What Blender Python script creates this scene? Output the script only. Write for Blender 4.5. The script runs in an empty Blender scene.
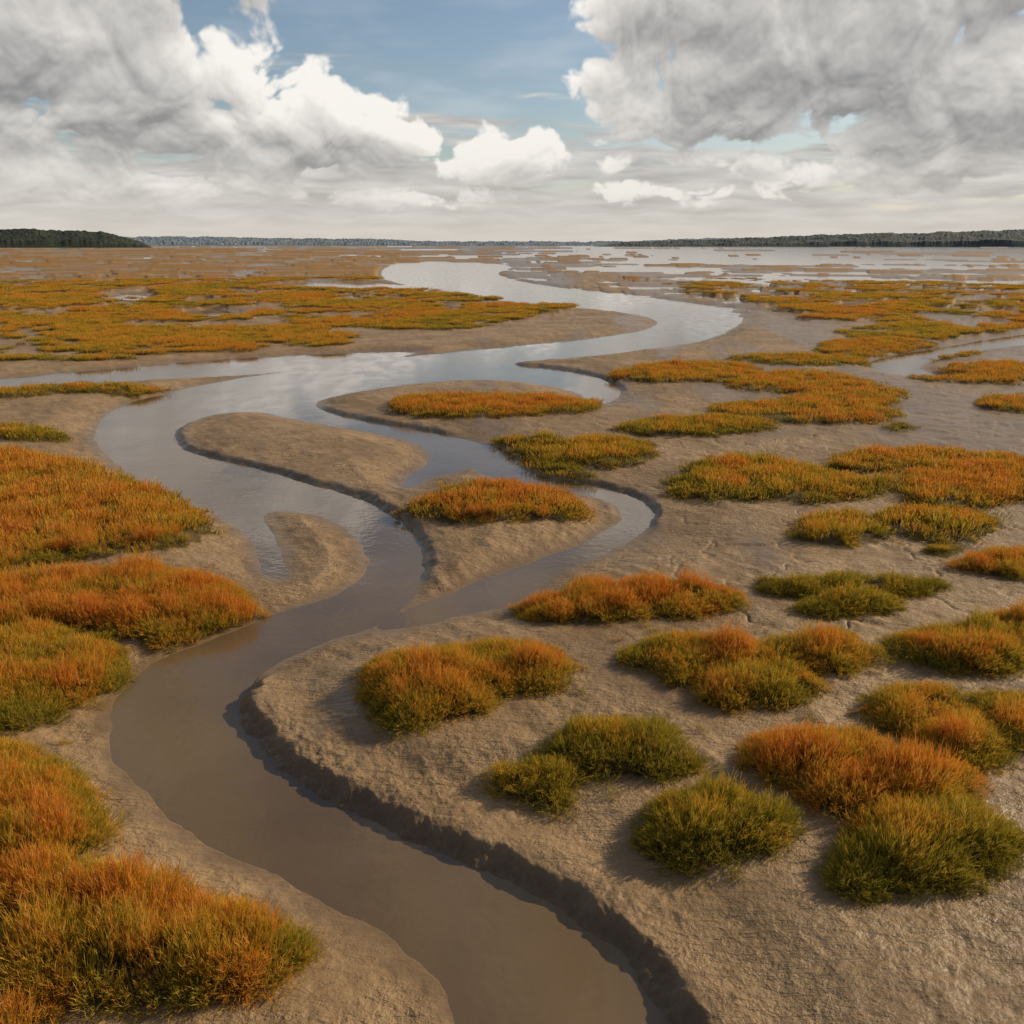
import bpy, math, time
import numpy as np
from mathutils import Vector, Matrix
T0=time.time()
rng=np.random.default_rng(7)
scene=bpy.context.scene
F=887.0; CAMH=6.0; PITCH=math.radians(16.75)
SUN_AZ=math.radians(66); SUN_EL=math.radians(25)

# ------------------------------------------------------------------ helpers
_perm=np.random.default_rng(3).permutation(256).astype(np.int32)
_ang=np.random.default_rng(4).random(256)*2*np.pi
_gx=np.cos(_ang).astype(np.float32); _gy=np.sin(_ang).astype(np.float32)
_rv=np.random.default_rng(5).random((256,2)).astype(np.float32)
def perlin(x,y,seed=0,per=None):
    x=np.asarray(x,dtype=np.float64); y=np.asarray(y,dtype=np.float64)
    xi=np.floor(x).astype(np.int64); yi=np.floor(y).astype(np.int64)
    xf=(x-xi).astype(np.float32); yf=(y-yi).astype(np.float32)
    u=xf*xf*xf*(xf*(xf*6-15)+10); v=yf*yf*yf*(yf*(yf*6-15)+10)
    def h(a,b):
        if per: a=a%per
        return _perm[(_perm[(a+seed*17)&255]+b+seed*31)&255]
    def g(i,dx,dy): return _gx[i]*dx+_gy[i]*dy
    n00=g(h(xi,yi),xf,yf); n10=g(h(xi+1,yi),xf-1,yf)
    n01=g(h(xi,yi+1),xf,yf-1); n11=g(h(xi+1,yi+1),xf-1,yf-1)
    a=n00+u*(n10-n00); b=n01+u*(n11-n01)
    return (a+v*(b-a))*1.5
def worley(x,y,seed=0,per=None):
    xi=np.floor(x).astype(np.int64); yi=np.floor(y).astype(np.int64)
    xf=(x-xi).astype(np.float32); yf=(y-yi).astype(np.float32)
    s=np.zeros_like(xf)
    for a in (-1,0,1):
        for b in (-1,0,1):
            cx=xi+a
            if per: cx=cx%per
            h=_perm[(_perm[(cx+seed*17)&255]+yi+b+seed*31)&255]
            d2=(a+_rv[h,0]-xf)**2+(b+_rv[h,1]-yf)**2
            s+=np.exp(-9*d2)
    d=-np.log(s+1e-9)/9          # smooth F1^2
    return np.clip(1-d*1.6,0,1.2)
def fbm(x,y,o=4,seed=0,gain=.5):
    s=0;a=1.;t=0
    for i in range(o):
        s=s+a*perlin(x*2**i,y*2**i,seed+i); t+=a; a*=gain
    return s/t
def sst(x,a,b):
    t=np.clip((x-a)/(b-a),0,1); return t*t*(3-2*t)
def ground_pt(px,py,z=0.):
    dx=(px-512)/F; dy=(512-py)/F
    wy=math.cos(PITCH)+dy*math.sin(PITCH); wz=-math.sin(PITCH)+dy*math.cos(PITCH)
    t=(CAMH-z)/(-wz)
    return dx*t, wy*t
def chaikin(P,n=2):
    P=np.array(P,float)
    for _ in range(n):
        Q=np.roll(P,-1,axis=0)
        P=np.stack([.75*P+.25*Q,.25*P+.75*Q],1).reshape(-1,2)
    return P
def plan(P,z=0.,smooth=2):
    return np.array([ground_pt(a,b,z) for a,b in (chaikin(P,smooth) if smooth else P)])
def sdf_poly(X,Y,P,margin,out):
    x0,y0=P.min(0)-margin; x1,y1=P.max(0)+margin
    m=np.nonzero((X>x0)&(X<x1)&(Y>y0)&(Y<y1))[0]
    if len(m)==0: return
    x=X[m];y=Y[m]
    d2=np.full(len(m),1e12); ins=np.zeros(len(m),bool)
    for i in range(len(P)):
        ax,ay=P[i]; bx,by=P[(i+1)%len(P)]
        ex,ey=bx-ax,by-ay; L=ex*ex+ey*ey+1e-12
        wx=x-ax; wy=y-ay
        t=np.clip((wx*ex+wy*ey)/L,0,1)
        d2=np.minimum(d2,(wx-ex*t)**2+(wy-ey*t)**2)
        c=(ay>y)!=(by>y)
        if ey!=0: ins^= c&(x<ax+(y-ay)/ey*ex)
    d=np.sqrt(d2); d[ins]*=-1
    out[m]=np.minimum(out[m],d)
def dist_line(X,Y,P,margin,out):
    x0,y0=P.min(0)-margin; x1,y1=P.max(0)+margin
    m=np.nonzero((X>x0)&(X<x1)&(Y>y0)&(Y<y1))[0]
    if len(m)==0: return
    x=X[m];y=Y[m]; d2=np.full(len(m),1e12)
    for i in range(len(P)-1):
        ax,ay=P[i]; bx,by=P[i+1]
        ex,ey=bx-ax,by-ay; L=ex*ex+ey*ey+1e-12
        t=np.clip(((x-ax)*ex+(y-ay)*ey)/L,0,1)
        d2=np.minimum(d2,(x-ax-ex*t)**2+(y-ay-ey*t)**2)
    out[m]=np.minimum(out[m],np.sqrt(d2))

# ------------------------------------------------------------------ survey of the marsh (ground-plane outlines)
MAIN=[(455,1040),(435,985),(385,940),(320,902),(260,872),(200,842),(150,807),(118,768),(105,727),(113,696),(145,667),
 (190,648),(232,632),(268,616),(312,602),(348,590),(368,570),(370,548),(348,528),(310,512),(262,510),(272,530),(286,558),(288,580),
 (264,578),(256,548),(232,522),(190,502),(140,482),(104,457),(93,430),(110,408),(170,392),(240,378),(300,370),(380,360),(470,350),
 (560,342),(640,333),(664,322),(640,314),(560,307),(480,299),(425,289),(384,280),(380,270),(400,262),(470,262),(520,266),(490,274),(530,284),
 (600,292),(680,301),(730,310),(744,321),(722,335),(690,344),(620,353),(560,359),(500,364),(560,369),(605,378),(626,391),(612,403),(590,406),
 (584,396),(560,387),(500,379),(430,382),(365,390),(325,398),(314,405),(330,414),(380,424),(432,432),(484,444),(505,458),
 (470,470),(428,478),(404,492),(400,480),(432,462),(426,446),(390,436),(340,427),(292,419),(262,412),(235,412),(200,416),(178,428),(172,440),
 (186,451),(220,461),(272,472),(322,487),(362,499),(396,517),(417,537),(427,562),(421,587),(402,611),(375,626),(338,638),(290,656),(256,676),
 (238,702),(240,727),(268,760),(318,794),(380,826),(440,852),(512,880),(575,915),(622,960),(655,1000),(700,1080),(480,1100)]
ARM=[(478,442),(512,452),(522,470),(560,481),(602,487),(642,499),(656,515),(642,536),(602,554),(562,572),(538,590),(520,606),
 (480,612),(440,619),(400,628),(372,630),(400,612),(440,598),(482,580),(532,562),(582,545),(615,528),(624,515),(610,502),(580,494),(540,487),(500,480),(468,470)]
WATER=[plan(MAIN),plan(ARM),
 plan([(-80,386),(40,375),(150,365),(250,357),(350,353),(430,350),(380,362),(300,371),(200,378),(90,385),(20,392),(-80,402)]),
 plan([(180,315),(205,309),(238,312),(242,317),(210,319)]),
 plan([(262,285),(320,281),(400,284),(440,292),(380,292),(300,290)]),
 plan([(1060,330),(1000,338),(960,345),(905,353),(866,362),(870,369),(905,376),(945,384),(935,376),(915,366),(950,357),(1000,347),(1060,342)],smooth=1),
 plan([(96,296),(130,294),(165,299),(130,302)]),
 plan([(560,262),(760,259),(1000,262),(1100,266),(880,264),(700,265)]),
 plan([(640,280),(760,275),(900,279),(1080,282),(900,284),(740,281)]),
 plan([(560,272),(620,268),(760,270),(660,273)]),
]
CUT1=[plan([(238,705),(240,727),(268,760),(318,794),(380,826),(440,852),(512,880),(575,915),(622,960),(655,1000),(700,1080)],smooth=0)]
CUTS=[plan([(176,430),(173,441),(186,452),(220,462),(272,473),(322,488)],smooth=0),
 plan([(340,492),(362,499),(396,517),(417,537),(427,562)],smooth=0),
 plan([(520,366),(560,369),(605,378),(622,388)],smooth=0),
 plan([(330,412),(380,424),(432,432)],smooth=0),
 plan([(602,487),(642,499),(656,515)],smooth=0)]
def E(cx,cy,rx,ry,n=16,seed=0):
    r=np.random.default_rng(int(cx*7+cy*13)+seed)
    ph=r.random(3)*6.28; pts=[]
    for i in range(n):
        a=2*math.pi*i/n
        k=1+.10*math.sin(2*a+ph[0])+.08*math.sin(3*a+ph[1])+.06*math.sin(5*a+ph[2])
        pts.append((cx+rx*k*math.cos(a),cy+ry*k*math.sin(a)))
    return pts
# clumps: (list of lobes, base tint 0 green..1 orange, height m)
CLUMPS=[
 ([E(425,690,66,30),E(510,668,64,19),E(462,676,50,22)],.66,.44),
 ([E(622,752,76,24)],.12,.40),
 ([E(540,779,38,20)],.45,.36),
 ([E(714,828,76,30)],.16,.44),
 ([E(825,765,68,27),E(888,792,72,34),E(800,752,42,14)],.90,.48),
 ([E(925,848,84,38)],.24,.48),
 ([E(915,710,52,19),E(962,742,50,21)],.64,.42),
 ([E(1015,722,38,24)],.38,.40),
 ([E(700,662,64,22),E(812,656,62,17),E(758,688,62,20)],.58,.42),
 ([E(622,602,102,19)],.85,.42),
 ([E(850,588,86,10),E(850,605,52,10)],.18,.30),
 ([E(965,650,72,20),E(1030,640,50,22)],.48,.38),
 ([E(499,504,95,17)],.85,.36),
 ([E(490,406,98,12)],.80,.30),
 ([E(590,452,62,14),E(528,444,50,8)],.48,.30),
 ([E(540,468,46,8)],.2,.26),
 ([E(840,531,52,14),E(935,525,64,15)],.55,.33),
 ([E(1005,566,42,13)],.75,.32),
 ([E(778,485,110,17),E(740,470,60,11)],.50,.32),
 ([E(905,462,80,11),E(990,483,95,25)],.78,.32),
 ([E(695,427,76,9)],.45,.28),
 ([E(690,373,84,9),E(800,384,80,10),E(805,412,92,12),E(850,400,55,12)],.70,.30),
 ([E(805,360,74,5)],.50,.26),
 ([E(893,349,80,9)],.70,.28),
 ([E(985,374,66,11)],.75,.28),
 ([E(1012,404,34,8)],.75,.28),
 ([E(945,550,18,4)],.2,.15),
 ([E(900,428,12,3)],.2,.15),
 # left bank masses
 ([[(-90,452),(10,450),(70,462),(140,480),(190,503),(214,522),(190,545),(120,553),(60,565),(0,572),(-90,590)]],.72,.40),
 ([[(-90,592),(0,582),(60,580),(125,572),(185,572),(240,588),(268,605),(232,622),(190,636),(150,638),(110,628),(60,630),(0,640),(-90,640)]],.75,.42),
 ([[(-110,640),(-20,632),(60,630),(122,645),(120,668),(80,690),(42,716),(0,726),(-110,740)]],.46,.42),
 ([[(-120,750),(0,742),(44,755),(88,795),(100,830),(66,862),(0,880),(-120,880)]],.62,.48),
 ([E(20,900,90,34),E(110,905,80,34),E(212,945,84,44),E(90,965,120,40)],.74,.52),
 ([E(-5,1030,48,28)],.75,.46),
 ([E(15,434,50,6)],.35,.28),
 ([E(95,389,116,4),E(-30,394,80,6)],.50,.28),
]
CP=[[plan(l,.25,1 if len(l)==16 else 2) for l in c[0]] for c in CLUMPS]
ZL=plan([(-700,249),(200,249),(380,250.5),(430,258),(370,270),(365,285),(420,296),(520,308),(535,320),(400,333),(330,348),(200,354),(0,365),(-700,420)],smooth=0)
ZR=plan([(690,288),(1100,272),(1700,272),(1700,335),(1030,337),(880,342),(800,330),(750,300)],smooth=0)
ZF=plan([(480,252),(1700,251),(1700,280),(700,288),(560,275)],smooth=0)

def blend3(X,Y,r,a,b,c,seed):
    k=sst(r,90,260); k2=sst(r,260,900)
    p=fbm(X/a[0]+2.1,Y/a[1],4,seed)*(1-k)+fbm(X/b[0],Y/b[1],4,seed+5)*k
    return p*(1-k2)+fbm(X/c[0],Y/c[1],4,seed+9)*k2
def edge_noise(X,Y,r):
    return (fbm(X/.6,Y/.6,3,70)*.20+perlin(X/.17,Y/.17,77)*.05)*np.clip(r/12,1,3)-.04
def terrain(X,Y):
    X=X.astype(float);Y=Y.astype(float); N=len(X)
    r=np.hypot(X,Y)
    s=np.full(N,30.)
    for P in WATER: sdf_poly(X,Y,P,12.,s)
    c1=np.full(N,9.);c2=np.full(N,9.)
    for P in CUT1: dist_line(X,Y,P,3.,c1)
    for P in CUTS: dist_line(X,Y,P,3.,c2)
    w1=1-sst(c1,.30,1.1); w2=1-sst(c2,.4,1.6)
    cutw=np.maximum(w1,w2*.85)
    wig=fbm(X/.9,Y/.9,4,5)*.12+fbm(X/3.2,Y/3.2,3,9)*.14
    near=1-sst(r,60,200)
    sj=s+wig+cutw*(fbm(X/.4,Y/.4,3,21)*.07+perlin(X/.07,Y/.07,22)*.02)*near
    sj2=s+wig*.8+cutw*(fbm(X/.5,Y/.5,4,25,.6)*.15)*near
    lvl=.22+.05*fbm(X/6,Y/6,3,11)-.04*w1-.07*w2+.05*w1*fbm(X/1.1,Y/1.1,2,28)
    gentle=.04*np.clip(sj,0,1)+lvl*.85*sst(sj,-.1,1.9+.6*perlin(X/2.5,Y/2.5,33))
    steep=lvl*(.35*sst(sj,-.05,.12)+.55*sst(sj2,.06,.24)+.10*sst(sj2,.2,.7))
    z=gentle*(1-cutw)+steep*cutw
    z=np.where(sj<0,np.maximum(sj*.22,-.45),z)
    dry=sst(sj,.0,.35)
    rough_zone=.45+.9*sst(fbm(X/1.7,Y/1.7,3,47),-.3,.4)
    lump=fbm(X/.75,Y/.75,4,40,.5)*.045+(.5-np.abs(perlin((X*.8+Y*.6)/.45,(Y*.8-X*.6)/1.8,50)))*.026
    z+=dry*near*lump*rough_zone
    rr=np.clip(1-sst(r,9,28),0,1)
    z+=sst(sj,.03,.2)*rr*(fbm(X/.12,Y/.12,3,44,.6)*.0075)*(1+2.2*cutw)*rough_zone
    run=np.abs(fbm(X/2.6+fbm(X,Y,2,61)*.3,Y/2.6,3,60))
    z-=dry*near*.025*(1-sst(run,0,.04))*sst(X,1.5,4)*sst(r,9,12)
    dv=np.full(N,5.); base=np.zeros(N)
    for c,ps in zip(CLUMPS,CP):
        old=dv.copy()
        for P in ps: sdf_poly(X,Y,P,1.5,dv)
        base=np.where(dv<old,c[1],base)
    dvj=dv+edge_noise(X,Y,r)
    pn=blend3(X,Y,r,(9,11),(22,24),(60,110),80)
    gut=np.abs(blend3(X,Y,r,(16,6.5),(60,26),(160,120),180))
    gut2=np.abs(blend3(X,Y,r,(34,15),(110,60),(300,260),190))
    pn=pn-.42*(1-sst(gut,.0,.11))-.75*(1-sst(gut2,.0,.05))
    zone=np.full(N,-9.)
    for P,th in ((ZL,.20),(ZR,.07),(ZF,-.10),):
        d=np.full(N,60.); sdf_poly(X,Y,P,60.,d)
        soft=np.clip(r*.03,1,10)
        zone=np.maximum(zone,np.where(d<0,th*1.0,th-d/soft*.25))
    far=(pn+zone)*sst(r,38,48)*sst(s,.8,3.)-(1-sst(r,38,48))
    far=np.where(zone<-1,-1,far)
    vfar=sst(far,0,.03)
    # shallow pools left by the tide on the outer flats
    right=sst(X/(Y+1e-3),-.12,.22)
    pool=blend3(X,Y,r,(12,10),(50,30),(220,140),300)+.22*right-.18+.12*sst(r,150,500)
    pool=np.maximum(pool,(.03-gut2)*1.5-.012*(1-right))
    pool=sst(pool,0,.04)*sst(r,60,100)*(1-vfar)
    z=np.where(sj>0,z*(1-pool)+pool*(-.03),z)
    vnear=1-sst(dvj,-.05,.06)
    hum=(1-sst(dvj,-.55,.10))*.10
    z+=hum*dry
    b1=fbm(X/(1.2+r*.012),Y/(1.2+r*.02),3,90)
    z+=vfar*(.18+.16*b1)*(sst(r,60,110)) + vfar*.05
    z+=vnear*sst(r,50,120)*.1
    veg=np.maximum(vnear,vfar)*sst(sj,.1,.3)
    far_t=.72+.85*fbm(X/9,Y/14,4,95)
    tint=np.where(vnear>vfar,base,far_t)
    wet=1-sst(sj,.0,.45+.5*sst(r,10,60)+.25*perlin(X/.8,Y/.8,111))
    wn=fbm(X/(2.2+r*.05),Y/(3+r*.12),4,120)
    wet=np.maximum(wet,sst(wn+.40*right*sst(r,15,40)+.30*sst(r,70,250)-.22,.0,.30)*(.9))
    for cx,cy,rad,am in ((960,415,8.,.9),(1000,850,1.8,.45),(930,440,3.,.9),(880,960,1.6,.35),(640,640,1.5,.5)):
        gx,gy=ground_pt(cx,cy,.24); wet=np.maximum(wet,(1-sst(np.hypot(X-gx,(Y-gy)*.7)+wn*rad*.8,rad*.3,rad))*am)
    return dict(z=z,veg=veg,tint=tint,wet=wet*(1-.8*veg),cut=cutw*(1-sst(sj2,.08,.28))*sst(sj,-.05,.02),s=sj,dv=dvj,far=far,vfar=vfar)

# ------------------------------------------------------------------ node helpers
class NT:
    def __init__(s,tree): s.t=tree; s.n=tree.nodes; s.l=tree.links
    def new(s,ty,**k):
        n=s.n.new(ty)
        for a,b in k.items(): setattr(n,a,b)
        return n
    def set(s,sock,v):
        if isinstance(v,bpy.types.NodeSocket): s.l.new(v,sock)
        else: sock.default_value=v
    def math(s,op,a,b=0.,c=None,clamp=False):
        n=s.new('ShaderNodeMath',operation=op,use_clamp=clamp); s.set(n.inputs[0],a); s.set(n.inputs[1],b)
        if c is not None: s.set(n.inputs[2],c)
        return n.outputs[0]
    def mix(s,f,a,b,mode='MIX'):
        n=s.new('ShaderNodeMix',data_type='RGBA',blend_type=mode)
        s.set(n.inputs[0],f); s.set(n.inputs[6],a); s.set(n.inputs[7],b); return n.outputs[2]
    def noise(s,vec,scale,detail=3,rough=.5,dist=0.):
        n=s.new('ShaderNodeTexNoise'); s.l.new(vec,n.inputs['Vector'])
        n.inputs['Scale'].default_value=scale; n.inputs['Detail'].default_value=detail
        n.inputs['Roughness'].default_value=rough; n.inputs['Distortion'].default_value=dist
        return n.outputs['Fac']
    def ramp(s,f,a,b,lo=0.,hi=1.):
        n=s.new('ShaderNodeMapRange',interpolation_type='SMOOTHSTEP'); s.set(n.inputs[0],f)
        for i,v in zip((1,2,3,4),(a,b,lo,hi)): n.inputs[i].default_value=v
        return n.outputs[0]
    def attr(s,name,ty='GEOMETRY'):
        n=s.new('ShaderNodeAttribute',attribute_name=name,attribute_type=ty); return n.outputs['Fac']
    def mapping(s,vec,scale=(1,1,1),rot=(0,0,0)):
        n=s.new('ShaderNodeMapping'); s.l.new(vec,n.inputs[0]); n.inputs['Scale'].default_value=scale; n.inputs['Rotation'].default_value=rot
        return n.outputs[0]
def newmat(name):
    m=bpy.data.materials.new(name); m.use_nodes=True; m.node_tree.nodes.clear()
    t=NT(m.node_tree); out=t.new('ShaderNodeOutputMaterial'); return m,t,out
def C(r,g,b): return (r,g,b,1.)

# mud
mud,t,out=newmat("tidal_mud")
pos=t.new('ShaderNodeNewGeometry').outputs['Position']
veg=t.attr('veg');wet=t.attr('wet');tint=t.attr('tint');cut=t.attr('cut')
n1=t.noise(pos,.35,4,.6); n2=t.noise(pos,2.3,4,.65); n3=t.noise(pos,14,3,.7); n4=t.noise(pos,60,2,.7)
col=t.mix(t.ramp(n1,.35,.65),C(.225,.140,.068),C(.350,.228,.118))
col=t.mix(t.ramp(n2,.35,.7,0,.6),col,C(.165,.100,.048))
col=t.mix(t.ramp(n3,.45,.75,0,.35),col,C(.38,.255,.14))
col=t.mix(t.ramp(n4,.55,.75,0,.4),col,C(.105,.066,.034))
vd=t.new('ShaderNodeTexVoronoi'); t.l.new(pos,vd.inputs['Vector']); vd.inputs['Scale'].default_value=9
col=t.mix(t.math('MULTIPLY',t.ramp(vd.outputs['Distance'],.05,.14,.85,0),t.ramp(n2,.47,.57)),col,C(.05,.035,.02))
wetn=t.math('MULTIPLY',wet,t.ramp(n2,.25,.6,.5,1.))
col=t.mix(t.math('MULTIPLY',wetn,.6),col,C(.130,.085,.046))
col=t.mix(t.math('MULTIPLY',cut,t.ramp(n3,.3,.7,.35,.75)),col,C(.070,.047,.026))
g1=t.mix(t.ramp(n2,.3,.7),C(.13,.085,.014),C(.22,.15,.022))
o1=t.mix(t.ramp(n2,.3,.7),C(.21,.095,.016),C(.40,.180,.032))
vcol=t.mix(t.math('ADD',tint,t.ramp(n2,.2,.8,-.3,.3),clamp=True),g1,o1)
ln=t.new('ShaderNodeVectorMath',operation='LENGTH'); t.l.new(pos,ln.inputs[0])
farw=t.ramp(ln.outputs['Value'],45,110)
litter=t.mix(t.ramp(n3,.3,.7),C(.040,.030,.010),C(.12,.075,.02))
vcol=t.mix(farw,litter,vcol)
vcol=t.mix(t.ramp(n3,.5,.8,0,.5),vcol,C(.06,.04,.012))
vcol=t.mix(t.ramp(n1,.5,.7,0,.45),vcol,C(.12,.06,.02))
col=t.mix(veg,col,vcol)
rough=t.math('SUBTRACT',t.ramp(n2,.3,.7,.52,.74),t.math('MULTIPLY',wetn,.34))
rough=t.math('ADD',rough,t.math('MULTIPLY',veg,.3),clamp=True)
b=t.new('ShaderNodeBsdfPrincipled'); t.set(b.inputs['Base Color'],col); t.set(b.inputs['Roughness'],rough)
b.inputs['IOR'].default_value=1.40
m2=t.mapping(pos,(1.6,6,3),(0,0,math.radians(-35)))
hh=t.math('ADD',t.math('MULTIPLY',t.noise(pos,7,5,.66),.060),t.math('MULTIPLY',t.noise(m2,1.6,4,.6,.6),.070))
hh=t.math('ADD',hh,t.math('MULTIPLY',t.noise(pos,38,2,.7),.009))
bp=t.new('ShaderNodeBump'); bp.inputs['Distance'].default_value=1.; t.l.new(hh,bp.inputs['Height'])
bs=t.math('MULTIPLY',t.ramp(ln.outputs['Value'],12,80,1.,.05),t.ramp(wetn,0.1,1,1,.35))
t.set(bp.inputs['Strength'],t.math('MULTIPLY',bs,t.ramp(t.noise(pos,.7,2),.35,.62,.5,1.)))
t.l.new(bp.outputs[0],b.inputs['Normal']); t.l.new(b.outputs[0],out.inputs[0])

# water
wat,t,out=newmat("creek_water")
pos=t.new('ShaderNodeNewGeometry').outputs['Position']
a=t.noise(pos,.25,3); a2=t.noise(t.mapping(pos,(1,.4,1)),1.3,3)
col=t.mix(t.ramp(a,.3,.7),C(.105,.068,.036),C(.155,.104,.058))
b=t.new('ShaderNodeBsdfPrincipled'); t.set(b.inputs['Base Color'],col); t.set(b.inputs['Roughness'],t.ramp(a2,.3,.7,.05,.14)); b.inputs['IOR'].default_value=1.52
ln=t.new('ShaderNodeVectorMath',operation='LENGTH'); t.l.new(pos,ln.inputs[0])
bp=t.new('ShaderNodeBump'); bp.inputs['Distance'].default_value=1; t.set(bp.inputs['Strength'],t.ramp(ln.outputs['Value'],12,60,.45,.0))
t.l.new(t.math('ADD',t.math('MULTIPLY',t.noise(pos,6,3),.010),t.math('MULTIPLY',t.noise(pos,1.1,2),.015)),bp.inputs['Height'])
t.l.new(bp.outputs[0],b.inputs['Normal']); t.l.new(b.outputs[0],out.inputs[0])

# grass
gm,t,out=newmat("marsh_grass_blades")
pos=t.new('ShaderNodeNewGeometry').outputs['Position']
tint=t.attr('tint','INSTANCER'); hgt=t.attr('hgt'); rnd=t.attr('rnd')
nn=t.noise(pos,3.5,2)
tt=t.math('ADD',tint,t.math('ADD',t.ramp(nn,.3,.7,-.18,.18),t.math('MULTIPLY',t.math('SUBTRACT',rnd,.5),.6)))
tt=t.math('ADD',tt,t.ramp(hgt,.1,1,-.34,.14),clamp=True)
cr=t.new('ShaderNodeValToRGB'); t.l.new(tt,cr.inputs[0])
els=cr.color_ramp.elements; els[0].position=0; els[0].color=C(.31,.245,.028)
els[1].position=1; els[1].color=C(.62,.235,.038)
for p,c in ((.3,C(.46,.32,.034)),(.55,C(.60,.345,.040)),(.78,C(.65,.30,.040))):
    e=els.new(p); e.color=c
col=t.mix(t.ramp(hgt,0,.50,.80,0),cr.outputs[0],C(.045,.034,.009))  # blade feet darkened in colour, painting the shade under the tufts
col=t.mix(t.ramp(rnd,.85,1.,0,.6),col,C(.64,.47,.19))
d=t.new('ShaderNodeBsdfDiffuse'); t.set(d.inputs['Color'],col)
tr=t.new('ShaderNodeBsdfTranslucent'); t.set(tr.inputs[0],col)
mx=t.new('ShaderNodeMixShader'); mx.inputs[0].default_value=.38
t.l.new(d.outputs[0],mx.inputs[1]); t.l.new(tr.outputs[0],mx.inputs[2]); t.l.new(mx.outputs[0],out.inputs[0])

# ------------------------------------------------------------------ mesh utils
def mesh_np(name,V,faces4=None,faces3=None,mat=None,smooth=True,attrs=None):
    me=bpy.data.meshes.new(name)
    me.vertices.add(len(V)); me.vertices.foreach_set('co',np.asarray(V,np.float32).ravel())
    loops=[];starts=[];tot=0
    if faces4 is not None and len(faces4):
        loops.append(faces4.ravel()); starts.append(np.arange(len(faces4))*4); tot=len(faces4)*4
    if faces3 is not None and len(faces3):
        loops.append(faces3.ravel()); starts.append(tot+np.arange(len(faces3))*3)
    if loops:
        L=np.concatenate(loops).astype(np.int32); S=np.concatenate(starts).astype(np.int32)
        me.loops.add(len(L)); me.loops.foreach_set('vertex_index',L)
        me.polygons.add(len(S)); me.polygons.foreach_set('loop_start',S)
        me.polygons.foreach_set('use_smooth',np.full(len(S),smooth))
    me.update(calc_edges=True)
    if attrs:
        for k,v in attrs.items():
            v=np.asarray(v)
            if v.ndim==2:
                at=me.attributes.new(k,'FLOAT_VECTOR','POINT'); at.data.foreach_set('vector',v.astype(np.float32).ravel())
            elif v.dtype.kind=='i':
                at=me.attributes.new(k,'INT','POINT'); at.data.foreach_set('value',v.astype(np.int32))
            else:
                at=me.attributes.new(k,'FLOAT','POINT'); at.data.foreach_set('value',v.astype(np.float32))
    if mat: me.materials.append(mat)
    return me
def addobj(name,me):
    o=bpy.data.objects.new(name,me); scene.collection.objects.link(o); return o

# ------------------------------------------------------------------ ground sheet
th=np.concatenate([np.radians(np.linspace(-180,-42,36,endpoint=False)),np.radians(np.linspace(-42,42,1000)),np.radians(np.linspace(42,180,37)[1:])])
dep=np.concatenate([[88,80,72,64,57],np.linspace(51,.055,800)])
R=CAMH/np.tan(np.radians(dep)); R=np.concatenate([R,[9000,14000]])
nr,nc=len(R),len(th)
TH,RR=np.meshgrid(th,R); X=(RR*np.sin(TH)).ravel(); Y=(RR*np.cos(TH)).ravel()
D=terrain(X,Y)
i=np.arange(nr-1)[:,None]*nc+np.arange(nc-1)[None,:]
q=np.stack([i,i+1,i+nc+1,i+nc],-1).reshape(-1,4)[:,::-1]
Z=D['z']
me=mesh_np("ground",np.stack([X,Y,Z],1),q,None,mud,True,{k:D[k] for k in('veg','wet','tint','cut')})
addobj("ground",me)

ys=np.array([-50,0,20,60,200,800,3000,9000.]); xs=np.array([-6000,-1000,-100,0,100,1000,6000.])
GX,GY=np.meshgrid(xs,ys); V=np.stack([GX.ravel(),GY.ravel(),np.zeros(GX.size)],1)
ii=np.arange(len(ys)-1)[:,None]*len(xs)+np.arange(len(xs)-1)[None,:]
q=np.stack([ii,ii+1,ii+len(xs)+1,ii+len(xs)],-1).reshape(-1,4)
addobj("creek_water",mesh_np("creek_water",V,q,None,wat,False))

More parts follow.
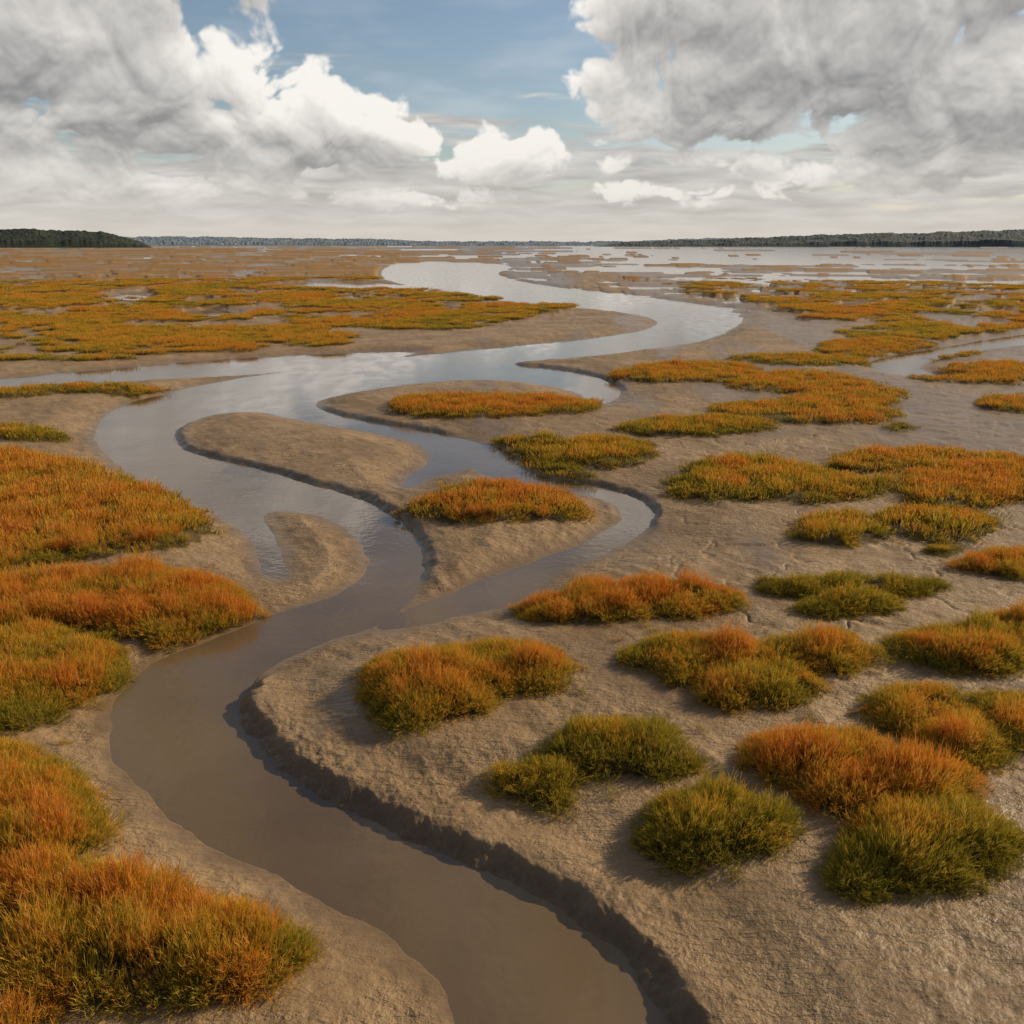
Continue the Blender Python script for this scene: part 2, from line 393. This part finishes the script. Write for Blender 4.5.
# ------------------------------------------------------------------ grass tufts
def tuft(name,n,Rad,H,w,seed,twigs=2):
    r=np.random.default_rng(seed); V=[];Q=[];T=[];HG=[];RN=[]
    def blade(p,dirv,L,w,h0,h1,rn,bend,simple=False):
        side=np.cross(dirv,[r.normal(),r.normal(),.3]); side/=np.linalg.norm(side)+1e-9
        b0=len(V)
        ks=((0,.8),(.6,1.)) if simple else ((0,.8),(.45,1.),(.78,.7))
        for k,(f,ww) in enumerate(ks):
            c=p+dirv*L*f+bend*L*f*f
            V.append(c-side*w*ww/2);V.append(c+side*w*ww/2)
            HG.extend([h0+(h1-h0)*f]*2); RN.extend([rn]*2)
        V.append(p+dirv*L+bend*L); HG.append(h1); RN.append(rn)
        Q.append((b0,b0+1,b0+3,b0+2))
        if simple: T.append((b0+2,b0+3,b0+4))
        else: Q.append((b0+2,b0+3,b0+5,b0+4));T.append((b0+4,b0+5,b0+6))
    for _ in range(n):
        a=r.random()*6.283; rad=Rad*math.sqrt(r.random())
        p=np.array([rad*math.cos(a),rad*math.sin(a),-.03])
        lean=.38*rad/Rad+.05
        d=np.array([math.cos(a)*lean+r.normal()*.13,math.sin(a)*lean+r.normal()*.13,1.]); d/=np.linalg.norm(d)
        L=H*(.5+.5*r.random())*(1-.25*rad/Rad); rn=r.random()
        bend=np.array([r.normal()*.10,r.normal()*.10,-.02])
        blade(p,d,L,w,0,L/H,rn,bend)
        for _k in range(twigs):
            f=.25+.6*r.random(); q0=p+d*L*f+bend*L*f*f
            d2=d+np.array([r.normal()*.42,r.normal()*.42,.15]); d2/=np.linalg.norm(d2)
            blade(q0,d2,L*(.16+.18*r.random()),w*.9,f*L/H,min(1,(f+.25)*L/H+.1),rn,bend*.5,True)
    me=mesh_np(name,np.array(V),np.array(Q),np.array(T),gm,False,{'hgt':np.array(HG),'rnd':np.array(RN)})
    return bpy.data.objects.new(name,me)
coll=bpy.data.collections.new("grass_tufts")
k=0
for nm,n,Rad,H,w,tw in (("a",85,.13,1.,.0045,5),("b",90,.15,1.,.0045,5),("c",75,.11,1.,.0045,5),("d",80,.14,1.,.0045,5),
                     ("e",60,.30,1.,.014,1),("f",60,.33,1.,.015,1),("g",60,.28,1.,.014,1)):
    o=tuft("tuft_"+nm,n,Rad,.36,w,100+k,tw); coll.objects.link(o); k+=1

ng=bpy.data.node_groups.new("scatter_tufts",'GeometryNodeTree')
ng.interface.new_socket("Geometry",in_out='INPUT',socket_type='NodeSocketGeometry')
ng.interface.new_socket("Geometry",in_out='OUTPUT',socket_type='NodeSocketGeometry')
gi=ng.nodes.new('NodeGroupInput');go=ng.nodes.new('NodeGroupOutput')
iop=ng.nodes.new('GeometryNodeInstanceOnPoints')
ci=ng.nodes.new('GeometryNodeCollectionInfo'); ci.inputs['Collection'].default_value=coll
ci.inputs['Separate Children'].default_value=True; ci.inputs['Reset Children'].default_value=True
def nattr(nm,dt):
    n=ng.nodes.new('GeometryNodeInputNamedAttribute'); n.data_type=dt; n.inputs['Name'].default_value=nm; return n.outputs['Attribute']
e2r=ng.nodes.new('FunctionNodeEulerToRotation')
ng.links.new(nattr('rot','FLOAT_VECTOR'),e2r.inputs[0])
ng.links.new(gi.outputs[0],iop.inputs['Points']); ng.links.new(ci.outputs[0],iop.inputs['Instance'])
iop.inputs['Pick Instance'].default_value=True
ng.links.new(nattr('kind','INT'),iop.inputs['Instance Index'])
ng.links.new(e2r.outputs[0],iop.inputs['Rotation']); ng.links.new(nattr('scl','FLOAT_VECTOR'),iop.inputs['Scale'])
ng.links.new(iop.outputs[0],go.inputs[0])

def scatter(name,X,Y,Zg,tint,scl,hs,outx,outy,tilt,r):
    n=len(X); spin=rng.random(n)*6.28; rot=np.zeros((n,3))
    for i in range(n):
        ax=Vector((-outy[i],outx[i],0.))
        if ax.length<1e-6: ax=Vector((1,0,0))
        rot[i]=(Matrix.Rotation(float(tilt[i]),3,ax.normalized())@Matrix.Rotation(float(spin[i]),3,'Z')).to_euler()
    farm=r>19
    kind=np.where(farm,rng.integers(4,7,n),rng.integers(0,4,n)).astype(int)
    S=np.stack([scl,scl,hs],1)
    me=mesh_np(name,np.stack([X,Y,Zg],1),attrs={'rot':rot,'scl':S,'tint':tint,'kind':kind})
    o=addobj(name,me); md=o.modifiers.new("tufts",'NODES'); md.node_group=ng
    return n
tot=0; cnt=[]
for (lobes,bt,ht),ps in zip(CLUMPS,CP):
    allp=np.concatenate(ps); x0,y0=allp.min(0)-.4; x1,y1=allp.max(0)+.4
    cx,cy=allp.mean(0); rc=math.hypot(cx,cy)
    dens=70 if rc<13 else (50 if rc<19 else (17 if rc<34 else 9))
    n=int(dens*(x1-x0)*(y1-y0)); n=min(n,60000)
    X=rng.uniform(x0,x1,n);Y=rng.uniform(y0,y1,n)
    keep=np.abs(np.arctan2(X,Y))<math.radians(42); X=X[keep];Y=Y[keep]
    def dfun(X,Y):
        d=np.full(len(X),5.)
        for P in ps: sdf_poly(X,Y,P,1.5,d)
        return d+edge_noise(X,Y,np.hypot(X,Y))
    d=dfun(X,Y); k=(d<.0)|((d<.12)&(rng.random(len(X))<.25))|((d<.45)&(rng.random(len(X))<.012)); X=X[k];Y=Y[k];d=d[k]
    if len(X)==0: continue
    e=.08; gx=(dfun(X+e,Y)-d)/e; gy=(dfun(X,Y+e)-d)/e
    L=np.hypot(gx,gy)+1e-6; gx/=L;gy/=L
    r=np.hypot(X,Y); tr=terrain(X,Y); kk=tr['s']>.12
    edge=sst(-d,0,.45)
    mound=fbm(X/.7,Y/.7,2,130)
    hs=ht/.36*(.48+.52*edge+.85*mound*edge)*(.70+.50*rng.random(len(X)))*np.where(d>0,.55,1)
    scl=np.where(r>19,.95,1.)*(.8+.45*rng.random(len(X)))*np.where(d>.12,.5,1)
    tint=bt-.34+.42*sst(-d,.0,.5)+.75*fbm(X/.8,Y/.8,2,140)+.5*mound*edge+.14*rng.normal(size=len(X))+.04
    tilt=(1-edge)*.50+.10*rng.random(len(X))
    a=[v[kk] for v in (X,Y,tr['z'],tint,scl,hs,gx,gy,tilt,r)]
    if len(a[0]): c=scatter("marsh_grass_clump",*a); tot+=c; cnt.append(c)
n=300000
rr=np.exp(rng.uniform(math.log(38),math.log(170),n)); aa=rng.uniform(-math.radians(38),math.radians(38),n)
X=rr*np.sin(aa);Y=rr*np.cos(aa)
tr=terrain(X,Y); k=(tr['vfar']>.5)&(tr['s']>.3)&(rng.random(n)<.17)
X=X[k];Y=Y[k];r=rr[k]; m=len(X)
g=np.clip(r/60,1,2.2)
hv=fbm(X/2.5,Y/4,2,150)
c=scatter("marsh_grass",X,Y,tr['z'][k],tr['tint'][k]+.12*rng.normal(size=m)-.05+.4*hv,g*(.8+.5*rng.random(m)),(.8+.9*hv+.35*rng.random(m)).clip(.3,2),
        rng.normal(size=m),rng.normal(size=m),.1*rng.random(m),r)
print("tufts",tot,c,cnt,time.time()-T0)

# ------------------------------------------------------------------ distant woods
def woods(name,az0,az1,dist,prof,hazed_col,depth,crown,seed):
    n=int((az1-az0)/.045); rows=14
    az=np.radians(np.linspace(az0,az1,n)); V=[]
    p=np.interp(np.degrees(az),[a for a,_ in prof],[b for _,b in prof])
    p=p*(1+.14*fbm(np.degrees(az)/1.6,az*0,3,seed+20))
    for j in range(rows):
        d=dist+depth*j/(rows-1)
        x=d*np.sin(az);y=d*np.cos(az)
        hill=p*(.35+.65*sst(np.full(n,j/(rows-1)),0,.8))
        bumps=np.abs(perlin(x/crown,y/crown,seed))*crown*.25+perlin(x/crown/4,y/crown/4,seed+2)*crown*.35
        z=hill+(bumps-.1*crown)*sst(p,2,12)
        if j==0: z=np.full(n,-1.)
        if j==rows-1: z=z*0-1
        V.append(np.stack([x,y,z],1))
    V=np.concatenate(V); i=np.arange(rows-1)[:,None]*n+np.arange(n-1)[None,:]
    q=np.stack([i,i+1,i+n+1,i+n],-1).reshape(-1,4)[:,::-1]
    m,t,out=newmat(name+"_hazed_foliage")
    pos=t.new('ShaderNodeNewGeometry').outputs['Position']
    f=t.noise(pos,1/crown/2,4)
    c=t.mix(t.ramp(f,.3,.7),C(*[v*.8 for v in hazed_col]),C(*[v*1.2 for v in hazed_col]))  # foliage tone with distance haze painted into the base colour
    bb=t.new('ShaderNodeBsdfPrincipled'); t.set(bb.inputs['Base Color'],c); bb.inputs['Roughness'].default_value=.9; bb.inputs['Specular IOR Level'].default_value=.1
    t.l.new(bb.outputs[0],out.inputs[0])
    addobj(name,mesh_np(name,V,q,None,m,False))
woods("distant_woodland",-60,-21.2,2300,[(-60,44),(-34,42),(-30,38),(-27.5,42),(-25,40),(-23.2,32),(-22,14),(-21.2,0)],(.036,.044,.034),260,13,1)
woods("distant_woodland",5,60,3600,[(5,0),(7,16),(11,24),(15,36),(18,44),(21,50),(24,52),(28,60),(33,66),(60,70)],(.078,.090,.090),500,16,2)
woods("distant_hills",-70,60,7500,[(-70,70),(-35,66),(-25,62),(-20,74),(-14,62),(-9,56),(-4,34),(0,36),(5,30),(12,60),(60,60)],(.17,.205,.245),900,30,3)  # pale blue stands in for aerial haze

# ------------------------------------------------------------------ sky
W,HH=2048,640
A0=math.radians(40);E0=math.radians(15)
ku=2*math.atan(math.pi/A0); kv=math.atan(math.pi/2/E0)
u=(np.arange(W)+.5)/W; v=(np.arange(HH)+.5)/HH
az=np.degrees(A0*np.tan((u-.5)*ku)); el=np.degrees(E0*np.tan(v*kv))
AZ,EL=np.meshgrid(az,el)
def pxdir(x,y):
    dx=(x-512)/F;dy=(512-y)/F
    wy=math.cos(PITCH)+dy*math.sin(PITCH); wz=-math.sin(PITCH)+dy*math.cos(PITCH)
    return math.degrees(math.atan2(dx,wy)),math.degrees(math.atan2(wz,math.hypot(dx,wy)))
BL=[(50,20,150,75,1.),(-60,60,200,90,1.),(150,80,90,55,1.),(80,115,150,45,.9),(195,122,62,34,.9),
 (348,122,56,58,1.1),(300,145,60,36,.9),(395,140,50,36,.8),(262,128,30,24,.6),(450,150,66,28,.8),(530,160,70,20,.6),(600,165,50,14,.4),
 (650,0,95,42,1.),(700,75,120,46,1.1),(800,40,170,75,1.1),(930,50,190,80,1.2),(760,122,120,20,.8),(1000,100,160,50,1.),
 (720,165,50,12,.5),(960,168,90,20,.7),(865,170,50,11,.4),(240,190,70,12,.4),
 (640,190,90,10,.35),(120,190,160,16,.5),(20,175,100,22,.6),(330,198,150,10,.4),(1030,-60,300,60,1.),(100,-80,200,60,1.),(780,-60,180,60,1.)]
e=np.full(AZ.shape,-1.2)
for x,y,rx,ry,am in BL:
    a,b_=pxdir(x,y); d=np.hypot((AZ-a)/(rx/15.2),(EL-b_)/(ry/16.))
    e=np.maximum(e,am*(1-d**1.5)*.8)
gA=AZ/4.0; gE=4.5*np.log1p(EL/8.); per=90
warp=(perlin(gA,gE,200,per)*.30+perlin(gA*4,gE*4,201,per*4)*.06); warp2=(perlin(gA,gE+9.3,203,per)*.30+perlin(gA*4,gE*4+3,204,per*4)*.06)
B=0;amp=1.;tt=0
for o in range(5):
    B=B+amp*worley((gA+warp)*2**o,(gE+warp2)*2**o,210+o*3,per*2**o); tt+=amp; amp*=.52
B=B/tt
Bm=B[:200].mean()
big=perlin(gA*.5,gE*.5,230,per//2)
front=(1-sst(np.abs(AZ),38,50))*(1-sst(EL,17,24))
gen=-.05+.9*perlin(gA*.4+3,gE*.6,240,36)+.4*perlin(gA*.8,gE*1.2,241,72)
Ee=e*front+gen*(1-front)
# keep the open blue window open
a,b_=pxdir(450,45); win=np.exp(-(((AZ-a)/(95/15.2))**2+((EL-b_)/(42/16.))**2))*front
Hf=Ee+1.7*(B-Bm)+.15*big+.10*fbm(gA*9,gE*9,3,250)-.7*win
dens=np.clip(Hf,0,1.0)
def samp(Fd,da,de):
    uu=.5+np.arctan(np.radians(AZ+da)/A0)/ku; vv=np.arctan(np.radians(np.maximum(EL+de,0))/E0)/kv
    x=np.clip(uu*W-.5,0,W-1.001); y=np.clip(vv*HH-.5,0,HH-1.001)
    xi=np.clip(x.astype(int),0,W-2);yi=np.clip(y.astype(int),0,HH-2);fx=x-xi;fy=y-yi
    return (Fd[yi,xi]*(1-fx)+Fd[yi,xi+1]*fx)*(1-fy)+(Fd[yi+1,xi]*(1-fx)+Fd[yi+1,xi+1]*fx)*fy
# light reaching each point: cloud thickness above it over a fan of directions
sh=0
for lx in (-.42,-.16,.08,.34,.6):
    for i_ in range(1,8): sh=sh+samp(dens,lx*i_,.52*i_)
sh=sh/35
lx,ly=.10,.48
rel=Hf-samp(Hf,lx*.5,ly*.5); rel2=Hf-samp(Hf,lx*1.6,ly*1.6)
lit=np.exp(-2.5*sh**1.2)*1.08+.26*np.clip(rel,-.8,.8)+.32*np.clip(rel2,-1,1)
lit=np.clip(lit+.07,0,1.)
bright=np.array([.95,.915,.86]);dark=np.array([.275,.272,.274])
col=dark+(bright-dark)*lit[...,None]
alpha=sst(Hf,-.04,.22)
veil=sst(fbm(AZ/7+4,EL/1.6,4,260),-.2,.5)*.28*(1-sst(EL,8,14)*.6)
vc=np.array([.70,.73,.76])
deck=sst(fbm(AZ/9,EL/.9+warp,4,270)+.92-EL/8,.0,.40)
dl=.55+.30*fbm(AZ/5,EL/.6+warp,4,280)
dc=np.stack([dl*1.0,dl*.975,dl*.94],-1)
A=np.zeros_like(EL); Cc=np.zeros(EL.shape+(3,))
def over(Cc,A,c,a):
    a3=a[...,None]; An=a+A*(1-a)
    Cn=(c*a3+Cc*(A*(1-a))[...,None])/np.maximum(An,1e-5)[...,None]
    return Cn,An
Cc,A=over(Cc,A,np.broadcast_to(vc,Cc.shape),veil)
Cc,A=over(Cc,A,dc,deck*.97)
Cc,A=over(Cc,A,col,alpha*(1-.45*np.exp(-EL/2.2)))
hz=np.exp(-(EL/2.6)**1.3)
hc=np.array([.68,.625,.55])
Cc,A=over(Cc,A,np.broadcast_to(hc,Cc.shape),hz*.85)
dim=(1-.60*(1-front))[...,None]
Cc=Cc*dim
px=np.dstack([np.clip(Cc,0,1),np.clip(A,0,1)]).astype(np.float32)
img=bpy.data.images.new("cloud_field",W,HH,alpha=True,float_buffer=True)
img.colorspace_settings.name='Non-Color'; img.alpha_mode='CHANNEL_PACKED'
img.pixels.foreach_set(px.ravel()); img.update(); img.pack()
print("sky",time.time()-T0)

w=bpy.data.worlds.new("World"); scene.world=w; w.use_nodes=True; w.node_tree.nodes.clear()
t=NT(w.node_tree); out=t.new('ShaderNodeOutputWorld'); bg=t.new('ShaderNodeBackground'); t.l.new(bg.outputs[0],out.inputs[0])
sky=t.new('ShaderNodeTexSky',sky_type='NISHITA'); sky.sun_disc=False; sky.sun_elevation=SUN_EL; sky.sun_rotation=SUN_AZ
tc=t.new('ShaderNodeTexCoord').outputs['Generated']
nrm=t.new('ShaderNodeVectorMath',operation='NORMALIZE'); t.l.new(tc,nrm.inputs[0])
sx=t.new('ShaderNodeSeparateXYZ'); t.l.new(nrm.outputs[0],sx.inputs[0])
azn=t.math('ARCTAN2',sx.outputs[0],sx.outputs[1]); eln=t.math('MAXIMUM',t.math('ARCSINE',sx.outputs[2]),0.)
uu=t.math('ADD',t.math('DIVIDE',t.math('ARCTANGENT',t.math('DIVIDE',azn,A0)),ku),.5)
vv=t.math('DIVIDE',t.math('ARCTANGENT',t.math('DIVIDE',eln,E0)),kv)
cb=t.new('ShaderNodeCombineXYZ'); t.l.new(uu,cb.inputs[0]); t.l.new(vv,cb.inputs[1])
it=t.new('ShaderNodeTexImage'); it.image=img; it.interpolation='Cubic'; it.extension='EXTEND'; t.l.new(cb.outputs[0],it.inputs[0])
STR=.1
cc=t.mix(1.,it.outputs['Color'],C(1/STR,1/STR,1/STR),'MULTIPLY')
t.l.new(t.mix(it.outputs['Alpha'],sky.outputs[0],cc),bg.inputs[0]); bg.inputs[1].default_value=STR

sl=bpy.data.lights.new("sun",'SUN'); sl.energy=5.; sl.angle=math.radians(.6); sl.color=(1.,.84,.58)
so=bpy.data.objects.new("sun",sl); scene.collection.objects.link(so)
S=Vector((math.sin(SUN_AZ)*math.cos(SUN_EL),math.cos(SUN_AZ)*math.cos(SUN_EL),math.sin(SUN_EL)))
so.rotation_euler=(-S).to_track_quat('-Z','Y').to_euler()

cam=bpy.data.cameras.new("camera"); cam.sensor_width=36; cam.lens=F/1024*36; cam.clip_end=40000; cam.clip_start=.1
co=bpy.data.objects.new("camera",cam); co.location=(0,0,CAMH); co.rotation_euler=(math.pi/2-PITCH,0,0)
scene.collection.objects.link(co); scene.camera=co
scene.view_settings.view_transform='Standard'; scene.view_settings.look='None'; scene.view_settings.exposure=0
print("done",time.time()-T0)
